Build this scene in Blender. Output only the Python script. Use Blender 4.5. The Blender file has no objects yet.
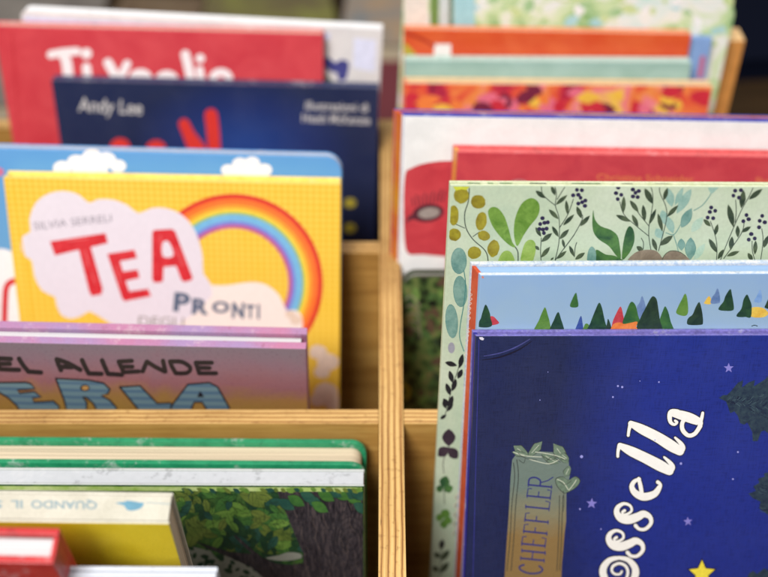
import bpy, bmesh, math, random
from mathutils import Vector, Matrix
from mathutils.geometry import tessellate_polygon
R = math.radians
scene = bpy.context.scene
COL = scene.collection

# ------------------------------------------------------------------ camera
TOP = 0.17                      # height of the dividers' top edge above the box floor
CZ = TOP + 0.50                 # camera height
PITCH = R(41.5)
F = 1067.0                      # focal length in photo pixels (768 wide)
cd = bpy.data.cameras.new('camera'); cam = bpy.data.objects.new('camera', cd); COL.objects.link(cam)
scene.camera = cam
cam.location = (0, 0, CZ); cam.rotation_euler = (math.pi/2 - PITCH, 0, 0)
cd.sensor_width = 36; cd.lens = 50.0; cd.clip_start = 0.01; cd.clip_end = 100
cd.dof.use_dof = True; cd.dof.focus_distance = 0.588; cd.dof.aperture_fstop = 3.5
cd.dof.aperture_blades = 0
# ------------------------------------------------------------------ light
world = bpy.data.worlds.new('World'); scene.world = world; world.use_nodes = True
bg = world.node_tree.nodes['Background']
bg.inputs[0].default_value = (0.93, 0.95, 1.0, 1); bg.inputs[1].default_value = 0.30
def area(name, loc, target, sx, sy, power, col):
    l = bpy.data.lights.new(name, 'AREA'); l.shape = 'RECTANGLE'; l.size = sx; l.size_y = sy
    l.energy = power; l.color = col
    o = bpy.data.objects.new(name, l); COL.objects.link(o); o.location = loc
    o.rotation_euler = (Vector(target) - Vector(loc)).to_track_quat('-Z', 'Y').to_euler()
area('ceiling_panel', (0.7, 1.1, 2.3), (0.05, 0.55, 0.1), 1.2, 0.7, 17, (1.0, 0.97, 0.93))
area('ceiling_panel', (-0.65, -0.95, 2.25), (0.05, 0.5, 0.15), 0.9, 0.8, 96, (1.0, 0.98, 0.96))
scene.view_settings.view_transform = 'Standard'; scene.view_settings.look = 'None'
scene.view_settings.exposure = 0.0; scene.view_settings.gamma = 1.0
scene.view_settings.use_curve_mapping = False
scene.cycles.use_denoising = True

# ------------------------------------------------------------------ materials
def lin(c):
    return tuple((v/255/12.92 if v <= 10 else ((v/255+0.055)/1.055)**2.4) for v in c)
class N:
    """tiny node helper"""
    def __init__(s, name):
        s.m = bpy.data.materials.new(name); s.m.use_nodes = True; s.t = s.m.node_tree
        s.b = s.t.nodes['Principled BSDF']; s.tc = s.t.nodes.new('ShaderNodeTexCoord')
    def new(s, typ, **kw):
        n = s.t.nodes.new(typ)
        for k, v in kw.items(): setattr(n, k, v)
        return n
    def link(s, a, b): s.t.links.new(a, b)
    def coords(s, scale=(1,1,1), rot=(0,0,0)):
        mp = s.new('ShaderNodeMapping'); mp.inputs['Scale'].default_value = scale; mp.inputs['Rotation'].default_value = rot
        s.link(s.tc.outputs['Object'], mp.inputs['Vector']); return mp.outputs['Vector']
    def noise(s, scale, detail=4, rough=0.55, vec=None, dist=0.0):
        n = s.new('ShaderNodeTexNoise'); n.inputs['Scale'].default_value = scale
        n.inputs['Detail'].default_value = detail; n.inputs['Roughness'].default_value = rough
        n.inputs['Distortion'].default_value = dist
        s.link(vec if vec is not None else s.tc.outputs['Object'], n.inputs['Vector']); return n.outputs['Fac']
    def ramp(s, fac, stops, interp='LINEAR'):
        r = s.new('ShaderNodeValToRGB'); cr = r.color_ramp; cr.interpolation = interp
        while len(cr.elements) < len(stops): cr.elements.new(0.5)
        for e, (p, c) in zip(cr.elements, stops): e.position = p; e.color = (*c, 1)
        s.link(fac, r.inputs['Fac']); return r.outputs['Color']
    def mix(s, a, b, fac, mode='MIX'):
        m = s.new('ShaderNodeMix', data_type='RGBA', blend_type=mode)
        for sock, v in ((m.inputs[6], a), (m.inputs[7], b), (m.inputs[0], fac)):
            if hasattr(v, 'links'): s.link(v, sock)
            elif isinstance(v, (int, float)): sock.default_value = v
            else: sock.default_value = (*v, 1)
        return m.outputs[2]
    def math(s, op, a, b=0.0, c=None):
        m = s.new('ShaderNodeMath', operation=op)
        for i, v in enumerate((a, b) if c is None else (a, b, c)):
            if hasattr(v, 'links'): s.link(v, m.inputs[i])
            else: m.inputs[i].default_value = v
        return m.outputs[0]
    def sep(s, vec=None):
        q = s.new('ShaderNodeSeparateXYZ'); s.link(vec if vec is not None else s.tc.outputs['Object'], q.inputs[0]); return q.outputs
    def maprange(s, v, a, b, c=0.0, d=1.0):
        m = s.new('ShaderNodeMapRange'); s.link(v, m.inputs['Value'])
        for k, x in zip(('From Min','From Max','To Min','To Max'), (a,b,c,d)): m.inputs[k].default_value = x
        return m.outputs['Result']
    def done(s, color, rough=0.5, bump=None, bstr=0.1, bdist=0.0002, coat=0.0, spec=0.5):
        if hasattr(color, 'links'): s.link(color, s.b.inputs['Base Color'])
        else: s.b.inputs['Base Color'].default_value = (*color, 1)
        if rough < 0.6: s.link(s.maprange(s.noise(28, 5, 0.65), 0.35, 0.65, rough-0.09, rough+0.12), s.b.inputs['Roughness'])
        else: s.b.inputs['Roughness'].default_value = rough
        s.b.inputs['Coat Weight'].default_value = coat
        s.b.inputs['Coat Roughness'].default_value = 0.25; s.b.inputs['Specular IOR Level'].default_value = spec
        if bump is not None:
            b = s.new('ShaderNodeBump'); b.inputs['Strength'].default_value = bstr; b.inputs['Distance'].default_value = bdist
            s.link(bump, b.inputs['Height']); s.link(b.outputs['Normal'], s.b.inputs['Normal'])
        return s.m
_cache = {}
def worn(n, col, c):
    """rubbed board edges: patches where the print has gone and the grey-white board shows"""
    k = n.math('ADD', n.math('MULTIPLY', n.noise(55, 3), 0.6), n.math('MULTIPLY', n.noise(260, 4, 0.7), 0.5))
    light = tuple(v*0.45+0.33 for v in c); dark = tuple(v*0.55 for v in c)
    col = n.mix(col, light, n.maprange(k, 0.61, 0.71, 0, 0.7))
    return n.mix(col, dark, n.maprange(k, 0.47, 0.40, 0, 0.6))
def ink(name, rgb, var=0.12, rough=0.45, scale=260, grain=True, coat=0.0):
    """printed paper of one colour, slightly mottled, with paper grain"""
    key = (name, rgb)
    if key in _cache: return _cache[key]
    n = N(name); c = lin(rgb)
    lo = tuple(v*(1-var) for v in c); hi = tuple(min(1, v*(1+var)) for v in c)
    col = n.ramp(n.noise(scale, 3), [(0.3, lo), (0.7, hi)])
    if 'edge' in name: col = worn(n, col, c)
    m = n.done(col, rough, n.noise(2200, 2) if grain else None, 0.25, 0.00008, coat)
    _cache[key] = m; return m
def wash(name, rgb1, rgb2, scale=120, rough=0.45):
    """watercolour leaf: two tones running into each other"""
    key = (name, rgb1, rgb2)
    if key in _cache: return _cache[key]
    n = N(name)
    col = n.ramp(n.noise(scale, 5, 0.6, dist=0.6), [(0.35, lin(rgb1)), (0.62, lin(rgb2))])
    col = n.mix(col, n.ramp(n.noise(900, 2), [(0.3,(0.85,)*3), (0.7,(1,)*3)]), 1.0, 'MULTIPLY')
    if 'edge' in name: col = worn(n, col, lin(rgb1))
    m = n.done(col, rough, n.noise(2200, 2), 0.25, 0.00008); _cache[key] = m; return m
def pages(name, rgb, dark=0.5, freq=1500):
    n = N(name); c = lin(rgb)
    v = n.coords((4, freq, 4))
    f = n.noise(1.0, 2, 0.6, v)
    col = n.ramp(f, [(0.36, tuple(x*dark for x in c)), (0.6, c)])
    return n.done(col, 0.8, f, 0.5, 0.0003)
CREAM = pages('cream_page_edges', (216, 198, 168)); WHITE_P = pages('white_page_edges', (206, 204, 204), 0.66)
BLUE_P = pages('pale_blue_page_edges', (146, 176, 212), 0.85, 600)
SHADE_P = pages('shaded_blue_page_edges', (86, 84, 160), 0.7, 600)  # blue shadow between the boards, put into the page colour

# ------------------------------------------------------------------ projection maths (photo pixel -> real point)
FW = Vector((0, math.cos(PITCH), -math.sin(PITCH))); UP = Vector((0, math.sin(PITCH), math.cos(PITCH)))
CAM = Vector((0, 0, CZ))
def ray(x, y):
    return (FW*F + Vector((1,0,0))*(x-384) + UP*(288.5-y)).normalized()
def hit(x, y, p, n):
    d = ray(x, y); return CAM + d * ((p-CAM).dot(n) / d.dot(n))

def crop(ox, oy, s, pts):
    """coordinates read in an enlarged view -> photo pixels"""
    out = []
    for p in pts:
        q = [ox + p[0]/s, oy + p[1]/s]
        if len(p) > 2: q.append(p[2]/s)
        out.append(tuple(q))
    return out
def catmull(pts, closed=False, n=5):
    P = list(pts); m = len(P); out = []
    rng = range(m) if closed else range(m-1)
    for i in rng:
        if closed: a, b, c, d = P[(i-1) % m], P[i], P[(i+1) % m], P[(i+2) % m]
        else: a, b, c, d = P[max(i-1,0)], P[i], P[i+1], P[min(i+2,m-1)]
        for k in range(n):
            t = k/n
            out.append(tuple(0.5*((2*b[j]) + (-a[j]+c[j])*t + (2*a[j]-5*b[j]+4*c[j]-d[j])*t*t + (-a[j]+3*b[j]-3*c[j]+d[j])*t**3) for j in range(len(b))))
    if not closed: out.append(tuple(P[-1]))
    return out

_text_cache = {}
def text_shape(s, bold=0.0):
    k = (s, bold)
    if k in _text_cache: return _text_cache[k]
    cu = bpy.data.curves.new('t', 'FONT'); cu.body = s; cu.size = 1.0; cu.resolution_u = 4; cu.offset = bold
    o = bpy.data.objects.new('t', cu); COL.objects.link(o)
    dg = bpy.context.evaluated_depsgraph_get()
    me = bpy.data.meshes.new_from_object(o.evaluated_get(dg))
    vs = [(v.co.x, v.co.y) for v in me.vertices]; fs = [tuple(p.vertices) for p in me.polygons]
    bpy.data.objects.remove(o); bpy.data.curves.remove(cu); bpy.data.meshes.remove(me)
    x0 = min(v[0] for v in vs); x1 = max(v[0] for v in vs)
    _text_cache[k] = ([((v[0]-x0)/(x1-x0), v[1]/0.72) for v in vs], fs)
    return _text_cache[k]

INC = 6e-6                      # thickness of one layer of ink
class Print:
    """what is printed on one face of a cover; shapes are given in photo pixels and carried onto the real plane"""
    def __init__(s, point, normal, to_local, out_local):
        s.p, s.n, s.tl, s.out = point, normal.normalized(), to_local, out_local
        s.v = []; s.f = []; s.k = 0; s.mats = []
        s.clip = None; s.boxes = []
    def mi(s, m):
        if m not in s.mats: s.mats.append(m)
        return s.mats.index(m)
    def add(s, m, pts, faces, ramp=0.0):
        base = len(s.v)
        bb = (min(p[0] for p in pts), max(p[0] for p in pts), min(p[1] for p in pts), max(p[1] for p in pts))
        lay = 1 + max([l for q, l in s.boxes if q[0] < bb[1] and q[1] > bb[0] and q[2] < bb[3] and q[3] > bb[2]], default=0)
        s.boxes.append((bb, lay)); off = 0.00004 + lay*INC
        for i, (x, y) in enumerate(pts):
            l = s.tl @ hit(x, y, s.p, s.n)
            if s.clip: l = s.clip(l)
            s.v.append(l + s.out*(off + ramp*i))
        mi = s.mi(m)
        for f in faces: s.f.append((tuple(base+i for i in f), mi))
    def poly(s, m, pts, smooth=0):
        if smooth: pts = catmull(pts, True, smooth)
        tri = tessellate_polygon([[Vector((x, y, 0)) for x, y in [(p[0], p[1]) for p in pts]]])
        s.add(m, [(p[0], p[1]) for p in pts], tri)
    def disc(s, m, x, y, rx, ry=None, ang=0, n=18, wob=0.0):
        ry = ry or rx; ca, sa = math.cos(R(ang)), math.sin(R(ang)); pts = []
        for i in range(n):
            a = 2*math.pi*i/n; q = 1 + (random.uniform(-wob, wob) if wob else 0)
            u, v = rx*q*math.cos(a), ry*q*math.sin(a); pts.append((x+u*ca-v*sa, y+u*sa+v*ca))
        s.poly(m, pts)
    def stroke(s, m, pts, w=None, smooth=5, caps=True):
        P = [(p[0], p[1], (p[2] if len(p) > 2 else w)) for p in pts]
        if smooth and len(P) > 2: P = catmull(P, False, smooth)
        L = []; 
        for i, (x, y, ww) in enumerate(P):
            a = P[max(i-1,0)]; b = P[min(i+1,len(P)-1)]
            dx, dy = b[0]-a[0], b[1]-a[1]; d = math.hypot(dx, dy) or 1
            nx, ny = -dy/d*ww/2, dx/d*ww/2
            L += [(x+nx, y+ny), (x-nx, y-ny)]
        s.add(m, L, [(2*i, 2*i+1, 2*i+3, 2*i+2) for i in range(len(P)-1)], ramp=4e-8)
        if caps:
            for q in (P[0], P[-1]): s.disc(m, q[0], q[1], q[2]/2, n=12)
    def leaf(s, m, a, b, w, fat=0.45):
        """pointed leaf from a to b, w wide"""
        dx, dy = b[0]-a[0], b[1]-a[1]; pts = []
        prof = [(0,0),(0.15,0.55),(fat,1),(0.75,0.72),(1,0)]
        for t, q in prof: pts.append((a[0]+dx*t, a[1]+dy*t, q))
        d = math.hypot(dx, dy) or 1; nx, ny = -dy/d*w/2, dx/d*w/2
        l = [(x+nx*q, y+ny*q) for x, y, q in pts]; r = [(x-nx*q, y-ny*q) for x, y, q in pts[1:-1]][::-1]
        s.poly(m, catmull(l, False, 3) + catmull(r, False, 3))
    def star(s, m, x, y, r, rot=0, inner=0.42):
        s.poly(m, [(x + (r if i % 2 == 0 else r*inner)*math.sin(R(36*i+rot)), y - (r if i % 2 == 0 else r*inner)*math.cos(R(36*i+rot))) for i in range(10)])
    def text(s, m, body, o, e, h, up=None, bold=0.0, slant=0.0):
        """o = start of the base line, e = its end, h = capital height (pixels)"""
        vs, fs = text_shape(body, bold)
        dx, dy = e[0]-o[0], e[1]-o[1]; d = math.hypot(dx, dy)
        if up is None: up = (dy/d, -dx/d)
        s.add(m, [(o[0]+dx*x+up[0]*h*y + dx/d*slant*h*y, o[1]+dy*x+up[1]*h*y) for x, y in vs], fs)
    def write(s, bm, nmat0):
        vs = [bm.verts.new(v) for v in s.v]
        for f, mi in s.f:
            try: fc = bm.faces.new([vs[i] for i in f])
            except ValueError: continue
            fc.material_index = nmat0 + mi
            fc.normal_update()
            if fc.normal.dot(s.out) < 0: fc.normal_flip()

# ------------------------------------------------------------------ mesh helpers
def link(name, bm, mats, parent=None, smooth=False):
    me = bpy.data.meshes.new(name); bm.to_mesh(me); bm.free()
    for m in mats: me.materials.append(m)
    o = bpy.data.objects.new(name, me); COL.objects.link(o)
    if parent: o.parent = parent
    if smooth:
        for p in me.polygons: p.use_smooth = True
    return o
def outline(x0, x1, z0, z1, rtl=0.0, rtr=0.0):
    pts = [(x0, z0), (x1, z0)]
    if rtr: pts += [(x1-rtr+rtr*math.cos(a), z1-rtr+rtr*math.sin(a)) for a in [math.pi/2*i/8 for i in range(9)]]
    else: pts.append((x1, z1))
    if rtl: pts += [(x0+rtl-rtl*math.sin(a), z1-rtl+rtl*math.cos(a)) for a in [math.pi/2*i/8 for i in range(9)]]
    else: pts.append((x0, z1))
    return pts
def extrude(bm, pts, y0, y1, skew=0.0, bevel=0.0, warp=None):
    """pts (x,z) pushed from y0 to y1; material 0 = face towards -y, 1 = rest"""
    a = [bm.verts.new((x+skew*y0, y0, z)) for x, z in pts]; b = [bm.verts.new((x+skew*y1, y1, z)) for x, z in pts]
    fs = [bm.faces.new(a), bm.faces.new(b[::-1])]; n = len(pts)
    for i in range(n): fs.append(bm.faces.new((a[i], b[i], b[(i+1) % n], a[(i+1) % n])))
    bmesh.ops.recalc_face_normals(bm, faces=fs)
    if bevel:
        es = [e for e in bm.edges if all(v in set(a+b) for v in e.verts) and e.calc_face_angle(0) > 0.6]
        bmesh.ops.bevel(bm, geom=es, offset=bevel, segments=2, profile=0.6, affect='EDGES')
    bm.normal_update()
    for f in bm.faces: f.material_index = 0 if (f.normal.y < -0.9 or f.normal.x < -0.8) else 1
def tag(o, label, cat, group=None):
    o['label'] = label; o['category'] = cat
    if group: o['group'] = group

class Book:
    """a hardback: front and back boards, spine, block of pages.
    tl, tr: the front cover's top corners in the photo; y0: where its plane crosses the divider tops; lean: degrees back"""
    def __init__(s, label, tl, tr, y0, lean, t, cover, edge=None, page=WHITE_P, spine_mat=None, skew=0.0, rtl=0.0, rtr=0.0,
                 spine='left', board=0.0024, inset=0.004, back=None, width=None, yaw=0.0, raise_back=0.0):
        th = R(lean); s.t = t; s.skew = skew
        n = Vector((math.sin(R(yaw))*math.cos(th), math.cos(R(yaw))*math.cos(th), -math.sin(th)))      # into the book
        p = Vector((0, y0, TOP))
        A, B = hit(*tl, p, n), hit(*tr, p, n)
        U = (B-A).normalized(); V = n.cross(U) * -1
        if V.z < 0: V = -V
        W = width or (B-A).length
        # height: down to the box floor (z = 0)
        low = min(A.z, (A+U*W).z)
        H = (low-0.001)/V.z - (t*abs(n.z) if n.z < 0 else 0)
        H -= abs(U.z)*0
        s.W, s.H, s.U, s.V, s.n = W, H, U, V, n
        M = Matrix((U, n, V)).transposed().to_4x4(); M.translation = A - V*H
        s.M = M; s.A = A
        s.root = bpy.data.objects.new('picture_book', None); s.root.empty_display_size = 0.05
        COL.objects.link(s.root); s.root.matrix_world = M
        tag(s.root, label, 'book', 'picture books standing in the wooden browser box')
        s.cover, s.edge, s.page = cover, edge or cover, page
        s.back = back or s.edge; s.spine_mat = spine_mat or s.edge
        s.rtl, s.rtr, s.side, s.board, s.inset, s.rb = rtl, rtr, spine, board, inset, raise_back
        inv = M.inverted()
        s.front = Print(A, n, inv, Vector((0,-1,0)))
        sn = (n + U*skew).normalized(); s.left = Print(A, sn.cross(V), inv, Vector((-1,0,0)))
        s.right = Print(A+U*W, sn.cross(V), inv, Vector((1,0,0)))
        s.top = Print(A, V, inv, Vector((0,0,1)))
        W_, H_ = W, H
        def clip(l):
            m = 0.0007
            return Vector((min(max(l.x, m), W_-m), l.y, min(max(l.z, m), H_-m)))
        if not rtl and not rtr: s.front.clip = clip
    def build(s):
        b, t, W, H, sk = s.board, s.t, s.W, s.H, s.skew
        e = min(0.0005, b*0.3)
        bm = bmesh.new(); extrude(bm, outline(0, W, 0, H, s.rtl, s.rtr), 0, b, sk, e)
        s.front.write(bm, 2); extra = []
        if s.side != 'top' and s.top.v: s.top.write(bm, 2+len(s.front.mats)); extra = s.top.mats
        link('front_cover', bm, [s.cover, s.edge]+s.front.mats+extra, s.root)
        bm = bmesh.new(); extrude(bm, outline(0, W, 0, H+s.rb, s.rtl, s.rtr), t-b, t, sk, e)
        link('back_cover', bm, [s.back, s.edge], s.root)
        i = s.inset
        x0, x1, z1 = (i, W-i, H-i)
        if s.side == 'left': x0 = 0.0024
        if s.side == 'right': x1 = W-0.0024
        if s.side == 'top': z1 = H-0.0024
        bm = bmesh.new(); extrude(bm, outline(x0, x1, i, z1, max(0, s.rtl-i), max(0, s.rtr-i)), b+0.0005, t-b-0.0005, sk)
        link('page_block', bm, [s.page, s.page], s.root)
        bm = bmesh.new()
        g = 0.0002
        if s.side == 'left': o = outline(0, 0.002, 0.0004, H-0.0006-s.rtl); pr = s.left
        elif s.side == 'right': o = outline(W-0.002, W, 0.0004, H-0.0006-s.rtr); pr = s.right
        else: o = outline(0.0006, W-0.0006, H-0.002, H); pr = s.top
        extrude(bm, o, b+g, t-b-g, sk, 0.0002)
        for f in bm.faces: f.material_index = 0
        pr.write(bm, 1); link('spine', bm, [s.spine_mat]+pr.mats, s.root)
        return s

# ------------------------------------------------------------------ the wooden browser box
def veneer(name, axis):
    n = N(name)
    sc = {'x': (3, 40, 40), 'y': (40, 3, 40), 'z': (40, 40, 3)}[axis]
    v = n.coords(sc)
    g = n.noise(1.6, 6, 0.6, v, 1.2); fine = n.noise(9, 4, 0.7, v)
    col = n.ramp(g, [(0.3, lin((150, 108, 50))), (0.5, lin((176, 134, 68))), (0.7, lin((190, 150, 82)))])
    col = n.mix(col, n.ramp(fine, [(0.3,(0.72,0.66,0.55)), (0.6,(1,1,1))]), 0.8, 'MULTIPLY')
    kn = n.new('ShaderNodeTexVoronoi'); kn.inputs['Scale'].default_value = 9; n.link(n.tc.outputs['Object'], kn.inputs['Vector'])
    col = n.mix(lin((110, 66, 30)), col, n.maprange(kn.outputs['Distance'], 0.02, 0.07))
    return n.done(col, 0.5, fine, 0.2, 0.0004)
def ply_edge(name, across, mid, thick, plies, along_scale=(1,1,1)):
    """cut edge of plywood: layers across the thickness, streaks along"""
    n = N(name); s = n.sep()
    c = s['XYZ'.index(across)] if False else s[{'X':0,'Y':1,'Z':2}[across]]
    wob = n.math('ADD', n.noise(14, 2), n.math('MULTIPLY', n.noise(70, 3), 0.35))
    c2 = n.math('ADD', c, n.math('MULTIPLY', n.math('SUBTRACT', wob, 0.67), 0.0020))
    t = n.math('MULTIPLY', n.math('DIVIDE', n.math('SUBTRACT', c2, mid-thick/2), thick), plies)
    tri = n.math('PINGPONG', t, 1.0)
    col = n.ramp(tri, [(0.08, lin((216, 180, 116))), (0.55, lin((202, 162, 98))), (0.78, lin((178, 132, 72))), (0.95, lin((128, 86, 42)))])
    sc = {'X': (900, 12, 900), 'Y': (12, 900, 900), 'Z': (30, 30, 900)}[across]
    st = n.noise(1, 4, 0.65, n.coords(sc)); dots = n.noise(240, 2, 0.6)
    col = n.mix(col, n.ramp(st, [(0.32,(0.6,0.5,0.38)), (0.55,(1,1,1))]), 0.75, 'MULTIPLY')
    col = n.mix(col, n.ramp(dots, [(0.28,(0.5,0.4,0.3)), (0.42,(1,1,1))]), 0.5, 'MULTIPLY')
    gr = n.noise(9, 5, 0.65)
    col = n.mix(col, n.ramp(gr, [(0.35,(0.62,0.55,0.46)), (0.52,(1,1,1)), (0.7,(1.06,1.04,1.0))]), 0.7, 'MULTIPLY')
    gaps = n.noise(1, 3, 0.7, n.coords({'X': (700, 40, 700), 'Y': (40, 700, 700), 'Z': (60, 60, 700)}[across]))
    col = n.mix(col, lin((70, 42, 20)), n.maprange(gaps, 0.66, 0.72, 0, 0.9))
    return n.done(col, 0.55, st, 0.5, 0.0005)
V_X, V_Y = veneer('plywood_face_across', 'x'), veneer('plywood_face_along', 'y')
def board_box(bm, x0, x1, y0, y1, z0, z1, bevel=0.0005):
    vs = [bm.verts.new(p) for p in ((x0,y0,z0),(x1,y0,z0),(x1,y1,z0),(x0,y1,z0),(x0,y0,z1),(x1,y0,z1),(x1,y1,z1),(x0,y1,z1))]
    fs = [bm.faces.new([vs[i] for i in q]) for q in ((0,3,2,1),(4,5,6,7),(0,1,5,4),(1,2,6,5),(2,3,7,6),(3,0,4,7))]
    es = {e for f in fs for e in f.edges}
    if bevel: bmesh.ops.bevel(bm, geom=list(es), offset=bevel, segments=2, profile=0.6, affect='EDGES')
    bm.normal_update()
def panel(name, parent, x0, x1, y0, y1, z0, z1, face, edge, ang=0.7):
    bm = bmesh.new(); board_box(bm, x0, x1, y0, y1, z0, z1)
    for f in bm.faces: f.material_index = 1 if f.normal.z > ang else 0
    return link(name, bm, [face, edge], parent)
box = bpy.data.objects.new('browser_box', None); COL.objects.link(box); box.location = (0, 0, 0)
tag(box, 'plywood browser box with crossing dividers holding all the upright picture books', 'book box')
XL = 0.0045
E_long = ply_edge('long_plywood_edge', 'X', XL, 0.0152, 8)
YD = [(0.272, 0.284), (0.439, 0.451), (0.605, 0.618), (0.772, 0.785)]
XS = 0.338
panel('long_divider', box, XL-0.0076, XL+0.0076, YD[0][1]+0.0002, YD[3][0]-0.0002, 0.0, TOP+0.0004, V_Y, E_long)
for i, (a, b) in enumerate(YD):
    ed = ply_edge('cross_plywood_edge', 'Y', (a+b)/2, b-a, 7)
    if i in (0, 3): panel('end_panel', box, -XS, XS, a, b, 0.0, TOP, V_X, ed)
    else:
        panel('cross_divider', box, -XS, XL-0.0078, a, b, 0.0, TOP, V_X, ed)
        panel('cross_divider', box, XL+0.0078, XS, a, b, 0.0, TOP, V_X, ed)
for sx in (-1, 1):
    x0, x1 = sorted((sx*(XS+0.0004), sx*(XS+0.0154)))
    panel('side_panel', box, x0, x1, YD[0][0], YD[3][1], 0.0, TOP-0.002, V_Y, ply_edge('side_plywood_edge', 'X', (x0+x1)/2, 0.015, 9))
panel('bottom_panel', box, -XS-0.0154, XS+0.0154, YD[0][0], YD[3][1], -0.010, -0.0004, V_Y, V_Y)
# thin pale batten glued beside the long divider
panel('batten', box, XL-0.0140, XL-0.0090, 0.286, 0.318, 0.0, TOP-0.016, V_Y, ink('pale_batten_wood', (226, 204, 160)))
# taller corner post at the back right
postm = veneer('post_wood', 'z')
px0 = hit(716, 60, Vector((0,0.788,0)), Vector((0,1,0))).x; px1 = hit(740, 60, Vector((0,0.788,0)), Vector((0,1,0))).x
ptop = hit(728, 40, Vector((0,0.788,0)), Vector((0,1,0))).z
panel('corner_post', box, px0, px1, 0.787, 0.809, -0.010, ptop, ink('tan_post_wood', (205, 140, 72), 0.15, 0.5, 60), ink('pale_post_top', (226, 186, 130)))

# ------------------------------------------------------------------ table and floor
n = N('dark_table_wood')
g = n.noise(2, 5, 0.6, n.coords((2, 30, 30)), 1.0)
TABLE = n.done(n.ramp(g, [(0.3, (0.010,0.006,0.003)), (0.7, (0.045,0.024,0.009))]), 0.8, g, 0.2, 0.0005, spec=0.1)
tb = bpy.data.objects.new('display_table', None); COL.objects.link(tb); tb.location = (0, 0.9, -0.78)
tag(tb, 'dark brown wooden display table under the browser box', 'table')
bm = bmesh.new(); board_box(bm, -0.9, 0.9, -0.75, 0.85, 0.735, 0.7696, 0.003); link('tabletop', bm, [TABLE], tb)
for sx in (-0.82, 0.82):
    for sy in (-0.67, 0.77):
        bm = bmesh.new(); board_box(bm, sx-0.03, sx+0.03, sy-0.03, sy+0.03, 0.0, 0.735, 0.003); link('leg', bm, [TABLE], tb)
n = N('grey_brown_carpet')
FL = n.done(n.ramp(n.noise(60, 4), [(0.3, (0.03,0.026,0.022)), (0.7, (0.07,0.062,0.052))]), 0.95, n.noise(500, 2), 0.4, 0.003)
bm = bmesh.new(); bmesh.ops.create_grid(bm, x_segments=1, y_segments=1, size=12)
o = link('floor', bm, [FL]); o.location = (0, 3, -0.78); o['kind'] = 'structure'

# ================================================================== BOOKS
random.seed(7)
# ---------------- front right: dark blue book
def blue_cover():
    n = N('dark_blue_linen_print')
    w = n.noise(1, 2, 0.5, n.coords((1500, 1500, 120))); h = n.noise(1, 2, 0.5, n.coords((120, 1500, 1500)))
    weave = n.math('ADD', w, h)
    x = n.sep()[0]  # greyer left side: a gloss reflection put into the cover colour
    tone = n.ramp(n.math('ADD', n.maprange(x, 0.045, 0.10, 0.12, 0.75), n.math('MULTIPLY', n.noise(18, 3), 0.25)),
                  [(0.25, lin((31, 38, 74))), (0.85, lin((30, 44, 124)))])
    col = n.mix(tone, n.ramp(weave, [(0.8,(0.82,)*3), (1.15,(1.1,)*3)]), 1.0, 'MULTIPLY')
    return n.done(col, 0.42, weave, 0.3, 0.00012)
LAV = ink('worn_lavender_edge', (116, 108, 176), 0.25, 0.5, 500)
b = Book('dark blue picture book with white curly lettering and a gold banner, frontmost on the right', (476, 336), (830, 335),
         0.3906, 14, 0.0075, blue_cover(), LAV, SHADE_P, ink('blue_spine_cloth', (44, 44, 140)), skew=-0.25, inset=0.006, board=0.0022)
BLUE_BOOK = b
P = b.front
WH = ink('warm_white_print', (238, 235, 228), 0.03, 0.4); DK = ink('dark_outline_ink', (24, 22, 44), 0.1)
def A_(p): return crop(590, 400, 6.4, p)
def B_(p): return crop(590, 487, 6.4, p)
def C_(p): return crop(490, 430, 6.4, p)
def D_(p): return crop(490, 487, 6.4, p)
S1 = [(222,150,20),(208,160,16),(214,176,15),(240,172,16),(266,152,16),(258,120,17),(218,106,20),(180,128,30),(172,165,38),(200,200,50),(250,208,56),(305,190,52),(345,172,44),(384,192,30),(390,232,24),(355,268,22),(315,268,20),(292,246,24)]
letters = [
 A_([(535,84,46),(590,98,60),(650,118,62),(700,142,46),(706,165,22)]), A_([(722,82,18),(715,115,22),(700,170,24)]),
 A_([(560,78,38),(522,78,38),(510,108,30),(517,142,24),(540,156,18),(558,142,16),(545,132,16)]),
 A_([(608,118,26),(590,150,26),(594,192,28),(630,226,26),(672,214,26),(706,165,28)]),
 A_([(262,150,36),(330,185,60),(430,236,66),(520,292,70),(575,326,56)]), A_([(572,328,50),(594,306,34),(580,275,26),(545,240,14)]), A_([(262,148,30),(250,190,20),(245,226,18)]),
 A_([(192,290,34),(260,325,60),(350,368,66),(450,420,70),(508,452,56)]), A_([(505,453,50),(528,430,34),(512,400,26),(475,365,14)]), A_([(190,288,28),(180,325,20),(178,360,18)]),
 B_([(318,-52,18),(284,-36,26),(268,-2,32),(290,38,42),(345,62,50),(412,44,44),(444,2,30),(450,-18,20),(434,-32,24)]), B_([(312,-54,22),(322,-15,26),(330,30,26)]),
 B_(S1), B_([(x-52, y+172, w) for x, y, w in S1]),
 B_([(188,452,22),(128,466,34),(88,512,44),(86,562,46),(118,612,40),(190,640,30),(262,612,40),(290,560,46),(286,512,42),(245,466,32),(188,452,22)]),
 B_([(232,588,18),(243,545,18),(228,505,18),(188,488,18),(148,505,18),(140,535,16),(160,556,15),(192,556,14),(204,538,13)]),
]
for L in letters: P.stroke(DK, [(x, y, w+2.0) for x, y, w in L])
for L in letters: P.stroke(WH, L)
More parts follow.
